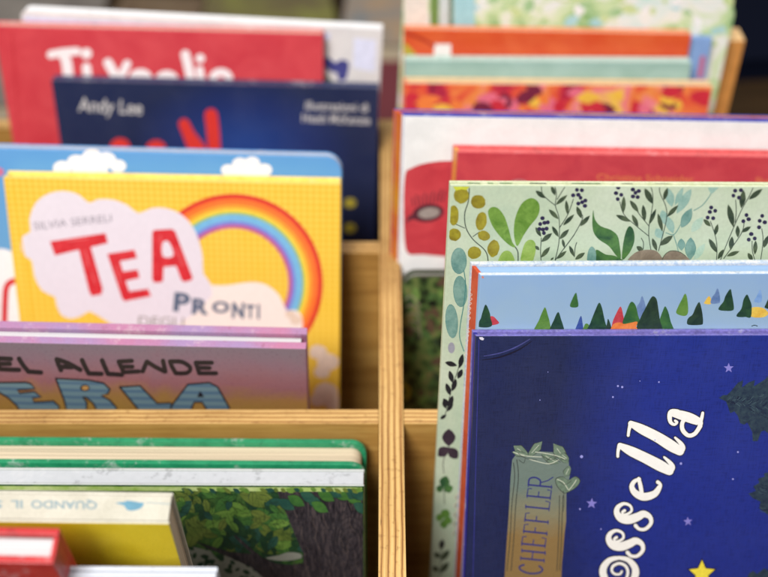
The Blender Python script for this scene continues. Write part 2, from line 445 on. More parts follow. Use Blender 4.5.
# banner
n = N('foil_banner_print'); z = n.sep()[2]
bc = n.ramp(n.math('ADD', n.maprange(z, b.H-0.150, b.H-0.085), n.math('MULTIPLY', n.math('SUBTRACT', n.noise(90, 3), 0.5), 0.25)),
            [(0.15, lin((142, 116, 74))), (0.45, lin((136, 132, 106))), (0.75, lin((112, 128, 120)))])
n.b.inputs['Metallic'].default_value = 0.12
BAN = n.done(bc, 0.32, n.noise(220, 4), 0.5, 0.0006, 0.5)
BL = ink('banner_leaf_green', (104, 122, 104), 0.2, 0.3, 400); BD = ink('banner_line_ink', (50, 54, 50)); BH = ink('banner_highlight', (196, 200, 180), 0.1, 0.25)
BT = ink('banner_letter_blue', (48, 52, 112))
P.poly(BAN, C_([(142,190),(165,158),(240,168),(300,135),(400,142),(478,170),(505,205),(512,290),(490,380),(488,500),(488,580),(478,660),(470,760),(460,860),(455,1000),(90,1000),(98,860),(108,700),(116,600),(124,460),(132,300)]))
for q, w in (([(245,168),(150,100)],58),([(245,170),(335,72)],52),([(500,215),(405,85)],70),([(512,230),(478,300)],44),([(245,165),(140,140)],34),([(330,150),(440,215)],56),([(505,190),(448,150)],40)):
    a_, b_ = C_(q); P.leaf(BD, a_, b_, (w+8)/6.4, .62); P.leaf(BL, a_, b_, w/6.4, .62); P.stroke(BH, [((a_[0]*3+b_[0])/4, (a_[1]*3+b_[1])/4), ((a_[0]+b_[0]*3)/4, (a_[1]+b_[1]*3)/4)], .45, 0)
hl = C_([(425,312),(470,300),(500,322),(545,298),(575,325),(550,365),(500,395),(470,398),(430,355)])
P.poly(BD, [(500+(x-500)*1.0+(x-568)*0.06, y+(y-484)*0.08) for x, y in hl], 3); P.poly(BL, hl, 3)
for L in (C_([(150,210),(158,300),(140,480),(128,700),(108,900)]), C_([(172,190),(182,300),(165,480),(152,700),(135,900)]),
          C_([(445,420),(443,560),(436,760),(428,900)]), C_([(468,420),(462,560),(455,760),(446,900)])):
    P.stroke(BD, L, 0.75)
for L in (C_([(150,140),(200,160),(260,168),(330,172)]), C_([(290,140),(350,148),(430,165),(480,185)]), C_([(250,185),(300,200),(380,215),(440,190)]), C_([(430,315),(470,335),(500,380)]), C_([(505,385),(540,340),(552,318)])):
    P.stroke(BH, L, 0.7)
for L in (C_([(180,150),(230,180),(300,188)]), C_([(330,160),(380,190),(420,180)]), C_([(360,200),(400,170),(450,205)]), C_([(185,190),(215,210),(225,185)]), C_([(445,330),(480,350),(520,325)]), C_([(470,390),(475,450),(470,520)])):
    P.stroke(BD, L, 0.5)
GLY = {'R': [[(0,0),(0,1)],[(0,1),(.55,.98),(.72,.76),(.5,.52),(0,.5)],[(.3,.5),(.55,.2),(.9,0)]],
 'E': [[(0,0),(0,1)],[(0,1),(.65,1),(.68,.86)],[(0,.52),(.45,.52)],[(0,0),(.68,0),(.72,.16)]],
 'L': [[(0,0),(0,1)],[(0,0),(.62,0),(.68,.18)]],
 'F': [[(0,0),(0,1)],[(0,1),(.62,1),(.66,.86)],[(0,.52),(.42,.52)]],
 'H': [[(0,0),(0,1)],[(.7,0),(.7,1)],[(0,.52),(.7,.52)]],
 'C': [[(.72,.82),(.5,1),(.18,.88),(0,.5),(.15,.12),(.48,0),(.75,.16)]],
 'S': [[(.62,.84),(.35,1),(.08,.8),(.3,.52),(.62,.28),(.4,0),(.04,.14)]]}
# base line runs up the banner: S at the bottom, R at the top
spots = [('S',(318,1010)),('C',(332,925)),('H',(346,835)),('E',(352,742)),('F',(364,662)),('F',(372,590)),('L',(378,505)),('E',(386,435)),('R',(394,365))]
for ch, (bx, by) in spots:
    o = C_([(bx, by)])[0]; ax = (0.14, -1.0); hh = 150/6.4; ww = 70/6.4
    upv = (-0.99, -0.10)
    for st in GLY[ch]:
        pts = [(o[0]+ax[0]*ww*u+upv[0]*hh*v, o[1]+ax[1]*ww*u+upv[1]*hh*v) for u, v in st]
        P.stroke(BT, pts, 1.7 if st[0][0] == st[-1][0] or len(st) > 3 else 1.1, smooth=4 if len(st) > 3 else 0)
    if ch not in 'SC':
        for v in (0, 1):
            for u in ((0, .7) if ch == 'H' else (0,)):
                q = (o[0]+ax[0]*ww*u+upv[0]*hh*v, o[1]+ax[1]*ww*u+upv[1]*hh*v); P.stroke(BT, [(q[0], q[1]-1.9), (q[0], q[1]+1.9)], 0.9, 0)
ST = ink('lilac_star_print', (128, 122, 196), 0.08); DOT = ink('pale_dot_print', (150, 150, 214), 0.05)
for x, y, r, a in ((728.8,368,5.2,0),(591.7,503.4,5.6,4),(688,521.4,4.8,-4)): P.star(ST, x, y, r, a)
for x, y, r in ((581.6,456.6,1.5),(580,509,.9),(618,386,1),(622.3,387,1.1),(613,397,.9),(681,463.5,1.2),(738,452,.9),(733,479,.9),(659,382,.8),(752,398,.7),(655,440,.7),(640,381,.5),(540,400,.5),(601,529,.7),(548,372,.4)): P.disc(DOT, x, y, r)
TD = wash('fir_print', (30, 44, 66), (48, 66, 78), 300); TL_ = ink('fir_stroke_print', (62, 82, 92)); TK = ink('fir_dark_stroke_print', (22, 30, 52))  # fir base, then stroke tones paler and darker than it
def E_(p): return crop(688, 350, 5.25, p)
def G_(p): return crop(688, 460, 4.93, p)
firA = E_([(162,252),(185,236),(205,236),(228,214),(250,186),(262,172),(290,158),(284,196),(322,168),(352,158),(346,190),(392,162),(410,150),(430,120),(470,100),(520,60),(600,40),(640,420),(560,470),(500,450),(455,470),(425,440),(402,422),(385,428),(366,478),(340,478),(338,432),(312,380),(296,392),(274,384),(262,346),(244,322),(222,332),(210,296),(200,270)])
P.poly(TD, firA)
firB = G_([(298,165),(335,152),(322,130),(352,112),(345,92),(378,82),(375,66),(402,58),(470,30),(560,10),(560,330),(420,310),(392,268),(352,238),(358,205),(320,188)])
P.poly(TD, firB)
firC = G_([(285,600),(300,560),(322,545),(340,562),(378,532),(392,545),(450,520),(520,520),(520,640),(285,640)])
P.poly(TD, firC)
for i in range(80):
    u = random.random(); x = 200+u*330; yc = 262+u*60; sp = 8+u*105; y = yc+random.uniform(-sp, sp)*0.8
    dx = random.uniform(12, 26); s_ = 1 if y > yc else -1
    P.stroke(TL_ if i % 2 else TK, E_([(x, y), (x+dx*.5, y+s_*3), (x+dx, y+s_*14)][::-1]), random.uniform(.35,.7), 3, False)
for i in range(24):
    x = random.uniform(345, 500); y = random.uniform(110, 250)
    P.stroke(TL_ if i % 2 else TK, G_([(x, y), (x+14, y+8), (x+30, y+6)]), .5, 3, False)
YS = ink('yellow_star_print', (232, 214, 70), 0.12, 0.4, 500)
P.star(DK, 702, 573.5, 16, 0, .47); P.star(YS, 702, 573.5, 13.5, 0, .47)
# dented fold across the top left corner, its highlight and shade painted as strokes
fold = ink('fold_highlight_print', (70, 72, 128), 0.2, 0.3)
P.stroke(fold, [(484,356,.6),(500,353,1.0),(516,347,1.2),(530,339,.8)]); P.stroke(DK, [(482,360,.6),(500,357,1.6),(518,350,1.6),(532,341,.6)])
P.disc(ink('bare_board_chip', (214, 210, 222)), 481.5, 338.5, 2.6, 1.5, 20, wob=.2)
P.stroke(ink('hinge_line', (52, 54, 132)), [(479,340),(473,577),(471,640)], .7, 0)
b.build()

# ---------------- light blue book with the little trees, orange spine
def sky_cover():
    n = N('pale_blue_print'); c = n.noise(70, 5, 0.6)
    col = n.ramp(n.math('ADD', n.math('MULTIPLY', c, 0.4), n.maprange(n.sep()[2], b2H-0.05, b2H, 0.1, 0.6)),
        [(0.2, lin((158, 184, 196))), (0.8, lin((140, 172, 210)))])
    return n.done(col, 0.5, n.noise(1500, 2), 0.3, 0.0001)
b2H = 0.30
ORS = wash('orange_spine_print', (196, 72, 36), (214, 92, 52), 60)
EDGW = wash('worn_white_edge', (176, 192, 214), (222, 222, 220), 500)
b = Book('light blue picture book with small painted trees and orange spine, behind the dark blue book', (480.5, 275), (850, 273),
         0.416, 4, 0.0118, None, EDGW, BLUE_P, ORS, skew=-0.42, inset=0.0012, raise_back=0.0006)
b2H = b.H; b.cover = sky_cover()
P = b.front
def H_(p): return crop(460, 250, 6.4, p)
def I_(p): return crop(570, 270, 6.4, p)
def J_(p): return crop(668, 260, 7.21, p)
DG = wash('dark_green_tree', (24, 56, 46), (44, 82, 52)); MG = wash('mid_green_tree', (44, 92, 52), (66, 116, 56)); LG = wash('light_green_tree', (80, 128, 50), (104, 146, 66))
RD = wash('red_tree', (186, 54, 66), (204, 78, 84)); OG = wash('orange_patch', (230, 118, 48), (238, 140, 70)); SB = wash('slate_blue_tree', (92, 122, 172), (120, 146, 190))
DB = wash('deep_blue_tree', (44, 68, 142), (66, 92, 160)); YL = wash('yellow_patch', (232, 184, 72), (238, 204, 92)); BK = wash('blackish_green_tree', (28, 50, 42), (46, 70, 50)); PB = wash('pale_blue_tree', (110, 154, 214), (136, 172, 222))
trees = [(RD,H_([(190,430),(212,424),(235,445),(250,468),(215,480),(190,476)])),(DG,H_([(165,348),(190,400),(196,435),(206,470),(200,488),(170,496),(120,492),(110,475),(132,440),(145,395)])),
 (LG,H_([(545,366),(562,415),(576,470),(574,525),(474,525),(505,450),(525,400)])),(DG,H_([(628,396),(646,440),(664,525),(574,525),(600,450)])),(MG,H_([(742,272),(752,310),(758,358),(735,368),(704,360),(716,320)])),
 (DB,I_([(70,293),(80,335),(82,395),(33,395),(48,345)])),(LG,I_([(102,342),(122,352),(124,395),(80,395),(90,360)])),
 (SB,I_([(462,166),(480,215),(486,250),(470,320),(440,320),(428,240),(445,210)])),(RD,I_([(325,233),(340,285),(348,345),(320,355),(272,375),(272,335),(300,270)])),
 (MG,I_([(400,203),(422,230),(436,290),(446,350),(340,350),(358,275),(382,215)])),(DG,I_([(187,208),(206,245),(220,310),(236,360),(272,395),(116,395),(130,340),(160,262)])),(BK,I_([(245,312),(262,355),(268,395),(232,395),(238,335)])),
 (MG,I_([(610,232),(630,270),(645,330),(664,395),(578,395),(572,330),(594,262)])),(BK,I_([(537,168),(556,190),(566,250),(576,320),(584,395),(430,395),(450,310),(490,230),(518,178)])),
 (OG,I_([(276,348),(320,334),(345,345),(385,338),(432,330),(424,362),(428,395),(272,395)])),(LG,I_([(738,150),(752,190),(757,262),(745,290),(715,292),(680,275),(690,240),(715,190)])),
 (BK,J_([(225,302),(240,340),(250,395),(253,450),(238,467),(148,467),(138,440),(150,415),(178,392),(200,340)])),(YL,J_([(296,260),(312,288),(308,318),(262,314),(268,296)])),
 (SB,J_([(357,203),(372,245),(376,300),(360,312),(308,312),(318,270),(340,240)])),(DG,J_([(450,208),(462,250),(474,320),(470,362),(410,366),(366,358),(372,335),(400,300),(415,258)])),
 (YL,J_([(600,345),(680,343),(724,382),(690,412),(600,408)])),(DG,J_([(570,248),(588,280),(604,330),(598,412),(560,410),(535,412),(498,408),(498,390),(530,350),(545,285)])),
 (PB,J_([(668,213),(676,300),(622,300),(640,262)])),(BK,J_([(738,260),(752,320),(756,355),(700,345),(705,320)]))]
for m, q in trees: P.poly(m, q, 3)
P.stroke(BK, J_([(605,476),(625,470),(645,476)]), .8)
for i, (x, y) in enumerate(((786,318),(800,300),(818,322),(832,306))):
    P.poly((MG,DG,LG,BK)[i], [(x, y-12), (x+3, y-3), (x+6, y+9), (x-6, y+9), (x-3, y-2)], 3)
# hinge and worn paper at the corner
P.disc(ink('rubbed_orange', (226, 128, 92)), 482.5, 272.5+4.5, 1.6, 1.0, 40)
P.stroke(ink('bare_paper', (240, 236, 230)), [(481,280,.5),(479,310,.9),(477,330,.4)])
Q = b.left; W2 = ink('spine_script_white', (232, 210, 200))
def K_(p): return crop(425, 240, 3.6, p)
Q.stroke(W2, K_([(166,180),(160,190),(170,196),(162,206),(170,212),(160,222),(168,228),(158,238),(166,246),(157,256),(165,262),(156,274),(164,280),(156,292)]), .55, 4)
Q.stroke(W2, K_([(162,318),(150,322),(160,330),(150,338),(158,344),(148,354),(156,362),(146,372),(154,380),(144,392),(152,402),(143,412),(150,422)]), .55, 4)
Q.stroke(W2, crop(425,400,3.27,[(112,305),(98,318),(110,330),(95,345),(108,360),(94,375),(106,390),(92,405),(102,420),(90,440)]), .8, 4)
b.build()

# ---------------- green botanical book
n = N('pale_green_print'); c = n.noise(16, 5, 0.55)
GC = n.done(n.mix(n.ramp(c, [(0.3, lin((170, 192, 168))), (0.5, lin((192, 206, 178))), (0.7, lin((206, 216, 194)))]), n.ramp(n.noise(500,3),[(0.3,(0.9,)*3),(0.7,(1,)*3)]), 1.0, 'MULTIPLY'), 0.5, n.noise(1800,2), 0.3, 0.0001)
GE = wash('cream_green_edge', (192, 200, 158), (208, 212, 180), 300)
b = Book('tall pale green picture book printed with leaves, sprigs and dark berries', (450.5, 185), (870, 187),
         0.4330, 4, 0.0042, GC, GE, GE, GC, skew=-0.15, inset=0.0008, board=0.0018, raise_back=0.0003)
P = b.front
def S2(p): return crop(440, 175, 6.07, p)
def S3(p): return crop(520, 175, 6.07, p)
def S4(p): return crop(600, 175, 6.07, p)
def S5(p): return crop(680, 175, 6.07, p)
OL = wash('olive_leaf', (134, 120, 34), (166, 156, 46)); BG = wash('bright_leaf', (88, 130, 44), (126, 164, 72)); BG2 = wash('lime_leaf', (132, 166, 70), (156, 184, 96))
FG = wash('forest_leaf', (44, 84, 52), (84, 128, 66)); SG = wash('sprig_leaf', (42, 58, 46), (84, 98, 72)); SS = ink('sprig_stem', (58, 70, 62)); BE = ink('berry_ink', (46, 40, 72), 0.3, 0.4, 600)
TE = wash('teal_leaf', (98, 142, 134), (132, 168, 156)); TP = wash('pale_teal_leaf', (136, 174, 162), (158, 190, 176)); VP = wash('very_pale_leaf', (170, 202, 180), (184, 208, 188)); TA = wash('taupe_stone', (128, 114, 98), (150, 136, 118)); TO = ink('teal_outline', (70, 128, 124))
# pale layer
for q, w in (([(412,78),(438,195)],54),([(505,75),(455,185)],34),([(555,85),(465,235)],56),([(378,212),(402,305)],54),([(340,325),(380,385)],54),([(408,250),(445,355)],50)):
    a_, b_ = S4(q); P.leaf(TP, a_, b_, w/6.07)
for q, w in (([(70,345),(140,255)],52),([(85,515),(152,415)],44)): a_, b_ = S5(q); P.leaf(VP, a_, b_, w/6.07)
for q, w in (([(8,320),(72,200)],52),([(8,385),(10,460)],40),([(66,378),(62,518)],62)):
    a_, b_ = S5(q); P.leaf(TO, a_, b_, (w+6)/6.07); P.leaf(TE, a_, b_, w/6.07)
P.stroke(TE, S4([(490,300),(450,360),(400,350)]), .9); P.stroke(TE, S4([(445,360),(465,420),(475,460)]), .9)
P.stroke(TE, S5([(85,215),(140,180),(190,110),(200,60)]), 1.0); P.poly(TP, S5([(172,62),(240,62),(215,95),(188,112)]), 3)
# olive spray
P.stroke(SS, S2([(178,80),(172,160),(150,235),(158,320),(200,390),(262,445),(285,480),(292,520)]), 1.0)
P.stroke(SS, S2([(100,300),(150,322)]), .8, 0); P.stroke(SS, S2([(240,345),(200,374)]), .8, 0)
for x, y, rx, ry, a in ((130,122,46,50,0),(232,163,45,42,0),(82,245,32,62,0),(88,362,38,38,0),(250,280,34,56,12),(266,368,38,30,15),(208,472,42,38,-10),(325,445,36,52,10)):
    q = S2([(x, y)])[0]; P.disc(OL, q[0], q[1], rx/6.07, ry/6.07, a, wob=.05)
P.poly(ink('lime_patch', (196, 200, 60)), S2([(80,70),(180,70),(160,92),(130,86),(95,96)]))  # lime patch over the top of the first olive leaf
P.poly(BG, S2([(292,235),(300,205),(325,193),(358,206),(393,255),(418,330),(438,405),(462,440),(425,428),(370,378),(318,308)]), 3)
P.poly(BG, S2([(540,142),(575,145),(602,175),(603,222),(585,262),(545,310),(505,370),(472,430),(455,400),(448,330),(460,250),(495,175)]), 3)
P.stroke(SS, S2([(458,438),(473,468),(474,520)]), 1.0)
P.poly(BG2, S2([(355,535),(375,475),(408,458),(438,478),(450,535)]), 3); P.poly(BG2, S2([(490,535),(508,430),(538,394),(572,402),(582,450),(555,535)]), 3)
# sprigs
def stem(fn, pts, w=.8): P.stroke(SS, fn(pts), w, 4, False)
def lv(fn, lst, m=None):
    for x0, y0, x1, y1, w in lst:
        a_, b_ = fn([(x0, y0), (x1, y1)]); P.leaf(m or SG, a_, b_, w*1.12/6.07)
def be(fn, lst, r=13):
    for x, y in lst:
        q = fn([(x, y)])[0]; P.disc(BE, q[0]+random.uniform(-.2,.2), q[1], r*random.uniform(.9,1.1)/6.07, r*.95/6.07, n=12)
for s_ in ([(213,518),(235,420),(240,320),(235,250),(215,185),(222,120),(212,68)],[(215,185),(165,145),(135,110),(130,66)],[(225,150),(255,100),(278,64)],[(240,320),(290,240),(325,145)],[(265,450),(330,360),(378,270),(378,240)],[(330,497),(335,440),(345,408)],[(128,518),(125,460),(130,380)],[(213,518),(260,455),(330,362)]): stem(S3, s_)
lv(S3, [(95,95,155,140,26),(190,66,215,124,22),(218,180,288,120,22),(175,208,235,268,24),(280,152,290,242,20),(262,305,330,238,22),(345,190,375,264,26),(365,310,425,245,24),(195,310,235,376,22),(240,388,298,328,24),(258,388,270,442,16),(225,508,283,460,20),(130,405,195,352,26),(128,500,183,435,24),(300,428,328,494,20),(335,512,395,470,24),(95,316,128,374,22),(92,430,118,455,18),(185,517,206,500,10)])
be(S3, [(345,90),(375,92),(322,123),(355,120),(368,138),(398,155),(378,165),(355,173),(395,187),(138,262),(122,297),(148,290),(168,287),(118,327),(138,330),(162,325),(146,352)])
P.poly(FG, S3([(445,212),(455,268),(490,310),(550,332),(592,368),(606,430),(612,505),(585,490),(540,432),(480,392),(446,345),(439,280)]), 3)
P.poly(FG, S3([(462,453),(520,482),(575,490),(625,525),(470,530)]), 3); P.poly(TE, S3([(435,433),(460,462),(457,530),(410,530),(413,465)]), 3)
for s_ in ([(310,458),(298,380),(298,310),(320,180),(318,100),(300,55)],[(298,372),(210,300),(145,238),(120,160)],[(298,310),(230,225),(205,170)],[(355,462),(385,350),(405,260),(400,190),(365,110),(362,66)],[(262,452),(264,410),(250,382)]): stem(S4, s_)
P.poly(FG, S4([(178,310),(204,335),(209,400),(182,468),(136,515),(138,440),(154,355)]), 3)
lv(S4, [(272,80,320,176,34),(145,128,142,232,24),(182,153,235,226,26),(97,243,186,282,26),(195,240,233,314,24),(262,180,272,284,26),(298,300,341,204,22),(318,383,346,462,24),(222,433,264,463,26),(388,152,410,76,24),(408,252,476,182,24),(352,233,380,344,24),(363,427,444,366,32)])
be(S4, [(112,76),(98,110),(130,120),(108,146),(200,88),(235,97),(200,130),(228,134),(215,108)])
P.poly(TA, S4([(178,525),(200,482),(240,460),(300,453),(350,466),(370,525)]), 3); P.poly(TA, S4([(378,525),(395,482),(430,460),(480,465),(520,490),(540,525)]), 3)
P.stroke(SG, S4([(378,515),(395,482),(430,460),(480,465),(520,490)]), .6)
def group5(fn):
    for s_ in ([(245,518),(300,380),(370,220),(420,130),(447,70)],[(265,508),(370,360),(390,290)],[(335,290),(342,220),(338,150)],[(222,518),(225,440),(215,370),(185,280)],[(455,518),(440,460),(438,400)],[(490,518),(505,400),(497,325)]): stem(fn, s_)
    lv(fn, [(293,178,326,318,34),(388,92,372,202,34),(418,148,502,83,28),(230,510,265,450,22),(143,268,188,312,24),(212,367,230,296,22),(176,386,226,472,28),(350,306,352,380,24),(374,347,432,312,22),(317,373,308,457,28),(284,492,362,462,22),(460,398,455,484,24),(413,473,442,522,24),(508,442,536,366,26)])
    be(fn, [(335,95),(370,92),(325,125),(357,137),(190,197),(182,224),(213,217),(168,258),(202,262),(405,243),(418,268),(385,280),(432,358),(418,392),(455,385),(500,248),(485,278),(515,287),(480,317)])
group5(S5); group5(lambda p: [(x+84, y+2) for x, y in S5(p)])
# down the left margin
for x, y, rx, ry, a in ((122,75,27,46,0),(127,185,24,55,-3),(96,292,21,60,-4)):
    q = K_([(x, y)])[0]; P.disc(TO, q[0], q[1], rx/3.6+.4, ry/3.6+.4, a); P.disc(TE, q[0], q[1], rx/3.6, ry/3.6, a)
P.stroke(TO, K_([(140,110),(146,160),(140,230),(128,300),(125,350),(140,400)]), .9)
q = K_([(95,388)])[0]; P.disc(ink('mauve_spot', (150, 150, 160)), q[0], q[1], 3.4, 5.5)
BL2 = ink('black_leaf', (34, 34, 38)); PL = wash('plum_leaf', (52, 40, 52), (70, 56, 66))
stl = crop(425, 240, 3.6, [(128,420),(118,470),(100,520),(85,580),(70,640)]); P.stroke(BL2, stl, .7)
for x0,y0,x1,y1 in ((72,440,116,452),(136,410,124,462),(88,470,100,515),(134,465,118,500),(76,515,92,560),(112,500,98,545),(66,570,84,598),(100,560,86,600)):
    a_, b_ = K_([(x0,y0),(x1,y1)]); P.leaf(BL2, a_, b_, 5.2)
def L_(p): return crop(425, 400, 3.27, p)
for m, x0,y0,x1,y1,w in ((BL2,60,0,68,28,14),(BL2,92,8,72,38,14),(BL2,50,62,70,48,12),(PL,78,94,78,152,44),(PL,40,182,78,155,34),(PL,106,192,78,155,34),(FG,70,248,58,288,34),(FG,36,290,60,290,24),(FG,92,285,60,295,28),(LG,74,358,60,385,32),(LG,36,380,60,388,26),(LG,62,420,62,390,26),(LG,88,400,62,388,26),(BL2,58,455,52,490,18),(SG,30,500,50,515,18),(SG,80,490,52,525,20),(SG,24,545,46,560,18),(SG,78,530,50,565,20)):
    a_, b_ = L_([(x0,y0),(x1,y1)]); P.leaf(m, a_, b_, w/3.27)
P.stroke(PL, L_([(78,150),(60,200),(62,240)]), .7); P.stroke(SG, L_([(62,290),(64,340)]), .7); P.stroke(SG, L_([(54,480),(48,577)]), .7)
Q = b.top
for x0, x1 in ((468,480),(488,493),(500,512),(530,546),(572,600),(622,632),(655,668),(700,722)):
    Q.stroke(SG if x0 % 4 else FG, [(x0, 183.2), (x1, 183.4)], .9, 0)
P.stroke(BL2, [(451,183.8,.6),(458,185.4,1.4),(466,185.2,.5)])
b.build()

# ---------------- second row right
n = N('dark_foliage_print')
v = n.new('ShaderNodeTexVoronoi'); v.inputs['Scale'].default_value = 130; n.link(n.tc.outputs['Object'], v.inputs['Vector'])
lf = n.ramp(n.math('ADD', n.math('MULTIPLY', n.noise(60,4), 0.7), n.math('MULTIPLY', v.outputs['Distance'], 0.5)), [(0.42, lin((22,28,22))), (0.55, lin((52,72,38))), (0.68, lin((88,108,58))), (0.85, lin((120,110,70)))])
DF = n.done(lf, 0.3, n.noise(900,2), 0.2, 0.0001, 0.3)
def leafy(P, x0, x1, y0, y1, mats, k, size, seed=3):
    rnd = random.Random(seed)
    for i in range(k):
        x, y, a, l = rnd.uniform(x0,x1), rnd.uniform(y0,y1), rnd.uniform(0,6.28), size*rnd.uniform(.6,1.3)
        P.leaf(rnd.choice(mats), (x, y), (x+l*math.cos(a), y+l*math.sin(a)), l*.5)
FOL = [wash('foliage_green', (92,124,58), (120,146,78)), wash('foliage_dark', (36,50,34), (56,72,44)), wash('foliage_deep', (62,90,48), (86,116,62)), ink('foliage_brown', (84,66,50))]
b = Book('small book with dark leafy foliage cover and rounded corners beside the long divider', (402.5, 277), (600, 277), 0.566, 8, 0.0105, DF,
         ink('olive_edge', (58,66,48), .3, .5, 400), pages('grey_page_edges', (150,150,142)), DF, rtl=0.010, rtr=0.010, inset=0.002)
leafy(b.front, 408, 590, 284, 400, FOL, 150, 15)
b.front.stroke(ink('yellow_flower', (170,160,50)), [(404,385),(409,390),(407,398)], 4)
for i in range(5): b.front.stroke(ink('dry_twig', (140,120,110)), [(404+i*2,300+i*7),(412+i*2,296+i*9),(420,306+i*8)], 1)
b.build()
RED = wash('crimson_print', (186, 52, 64), (204, 68, 76), 40)
CW = wash('white_cover_print', (232, 232, 230), (241, 241, 239), 60)
b = Book('white book with blue top edge and large crimson painted shape, behind the red book', (404, 116), (800, 123), 0.592, 8, 0.012, CW,
         ink('royal_blue_edge', (62, 66, 160)), ink('royal_blue_edge', (62, 66, 160)), wash('yellow_orange_spine', (214,150,40), (204,84,40), 12), skew=-0.6, inset=0.001, back=wash('yellow_orange_spine', (214,150,40), (204,84,40), 12))
def M_(p): return crop(390, 100, 3.39, p)
P = b.front
P.poly(RED, M_([(52,250),(70,232),(120,214),(200,206),(300,215),(420,230),(440,400),(400,500),(230,530),(110,524),(60,520),(48,460),(46,330)]), 3)
EY = ink('dark_eye_line', (84, 34, 48)); P.disc(EY, 428, 213, 16, 9, -8); P.disc(ink('grey_eye', (150,140,134)), 429, 213, 11, 5.5, -8)
for i in range(9): P.stroke(EY, [(414+i*3.6, 206-i*.6), (412+i*4.2, 198-i*.9-(i%2)*2)], 1.3, 0)
P.stroke(EY, [(406,222,1),(412,217,5),(420,220,2)])
b.build()
b = Book('red book with faint gold lettering and orange edge, between leafy green and white books', (458, 152), (830, 158), 0.578, 8, 0.0115, wash('dull_red_print', (190,56,70), (204,70,78), 50),
         ink('red_edge', (206, 84, 84)), ink('red_edge', (206, 84, 84)), ink('orange_gold_spine', (220, 150, 60)), skew=-0.25, inset=0.001)
GO = ink('faded_gold_lettering', (214, 116, 74))
b.front.text(GO, 'Christine Schneider', (597, 180.5), (694, 182.5), 7, bold=.01); b.front.text(GO, 'Illustrazioni', (756, 184), (800, 185), 7, bold=.01)
b.front.disc(ink('grey_pink_spot', (184,110,112)), 519, 184, 9, 5)
b.build()

# ---------------- third row right
n = N('flower_print'); c = n.noise(26, 3, 0.5, dist=.8)
FLW = n.done(n.ramp(c, [(0.28, lin((70,28,50))), (0.38, lin((190,40,66))), (0.46, lin((226,84,56))), (0.54, lin((238,140,70))), (0.62, lin((236,120,140))), (0.7, lin((240,190,80)))]), 0.45)
b = Book('book with red, pink and orange flower pattern standing behind the white one', (404, 83), (713, 86), 0.716, 8, 0.012, FLW, ink('pale_orange_edge', (236,190,130)), CREAM, FLW, inset=0.001)
rnd = random.Random(5)
fm = [ink('petal_pink', (230,110,130)), ink('petal_orange', (238,126,60)), ink('petal_dark', (120,36,60)), ink('petal_yellow', (240,186,70)), ink('petal_red', (204,46,60))]
for i in range(60):
    x, y, a = rnd.uniform(408,690), rnd.uniform(90,122), rnd.uniform(0,6.28); l = rnd.uniform(16,34)
    b.front.leaf(rnd.choice(fm), (x,y), (x+l*math.cos(a), y+l*math.sin(a)*.6), l*.5)
b.build()
Book('plain sage green book between the flowered book and the orange one', (404, 60), (692, 62), 0.730, 8, 0.0105, wash('sage_print', (150,182,170), (164,194,184), 30), ink('sage_edge', (178,204,194)), ink('sage_edge', (178,204,194)), inset=0.0008).build()
b = Book('bright orange book with small white tab, behind the sage green book', (404, 29), (692, 34), 0.743, 8, 0.010, wash('orange_print', (214,78,36), (222,96,48), 30), ink('light_orange_edge', (232,130,84)), CREAM, inset=0.001)
b.front.poly(ink('white_tab', (232,222,216)), [(434,44),(451,44),(451,60),(434,60)]); b.front.poly(ink('lime_corner', (180,160,50)), [(404,42),(418,56),(404,60)])
b.front.stroke(ink('dark_orange_mark', (170,50,30)), [(406,33),(424,40),(434,46)], 3)
b.build()
b = Book('light blue book with pink mark, mostly hidden behind the orange book', (560, 35), (713, 38), 0.7515, 8, 0.006, wash('cornflower_print', (126,158,208), (140,172,218), 40), None, WHITE_P, board=0.0018, inset=0.001)
b.front.stroke(ink('pink_mark', (190,100,130)), [(703,58),(700,76)], 5); b.build()
n = N('white_green_foliage_print'); c = n.noise(30, 5, 0.6, dist=.8)
WG = n.done(n.ramp(c, [(0.36, lin((126,168,104))), (0.47, lin((196,212,160))), (0.56, lin((228,224,216))), (0.7, lin((186,216,206)))]), 0.5)
b = Book('tall book with white and pale green foliage cover, hindmost on the right', (404, -16), (739, -4), 0.7605, 8, 0.010, WG, ink('pale_teal_edge', (186,216,214)), WHITE_P, rtr=0.018, inset=0.001)
P = b.front; P.poly(ink('cream_strip', (228,214,200)), [(404,-8),(428,-8),(428,30),(404,30)])
P.poly(ink('moss_strip', (110,136,70)), [(430,-12),(439,-12),(439,30),(430,30)]); P.poly(ink('grey_strip', (200,204,200)), [(439.2,-12),(449,-12),(449,30),(439.2,30)]); P.poly(ink('dark_moss_line', (92,108,88)), [(449.2,-12),(453,-12),(453,30),(449.2,30)])
P.poly(ink('aqua_strip', (160,200,204)), [(453.5,-12),(475,-12),(475,30),(453.5,30)])
rnd = random.Random(11)
for i in range(46):
    x, y, a = rnd.uniform(476,725), rnd.uniform(-8,40), rnd.uniform(0,6.28); l = rnd.uniform(8,22)
    P.leaf(rnd.choice([wash('pale_lime_leaf',(190,208,140),(206,216,160)), wash('soft_green_leaf',(150,186,130),(170,200,150)), ink('white_leaf',(232,228,224)), wash('aqua_leaf',(160,204,204),(180,214,216))]), (x,y), (x+l*math.cos(a), y+l*math.sin(a)*.7), l*.5)
b.build()

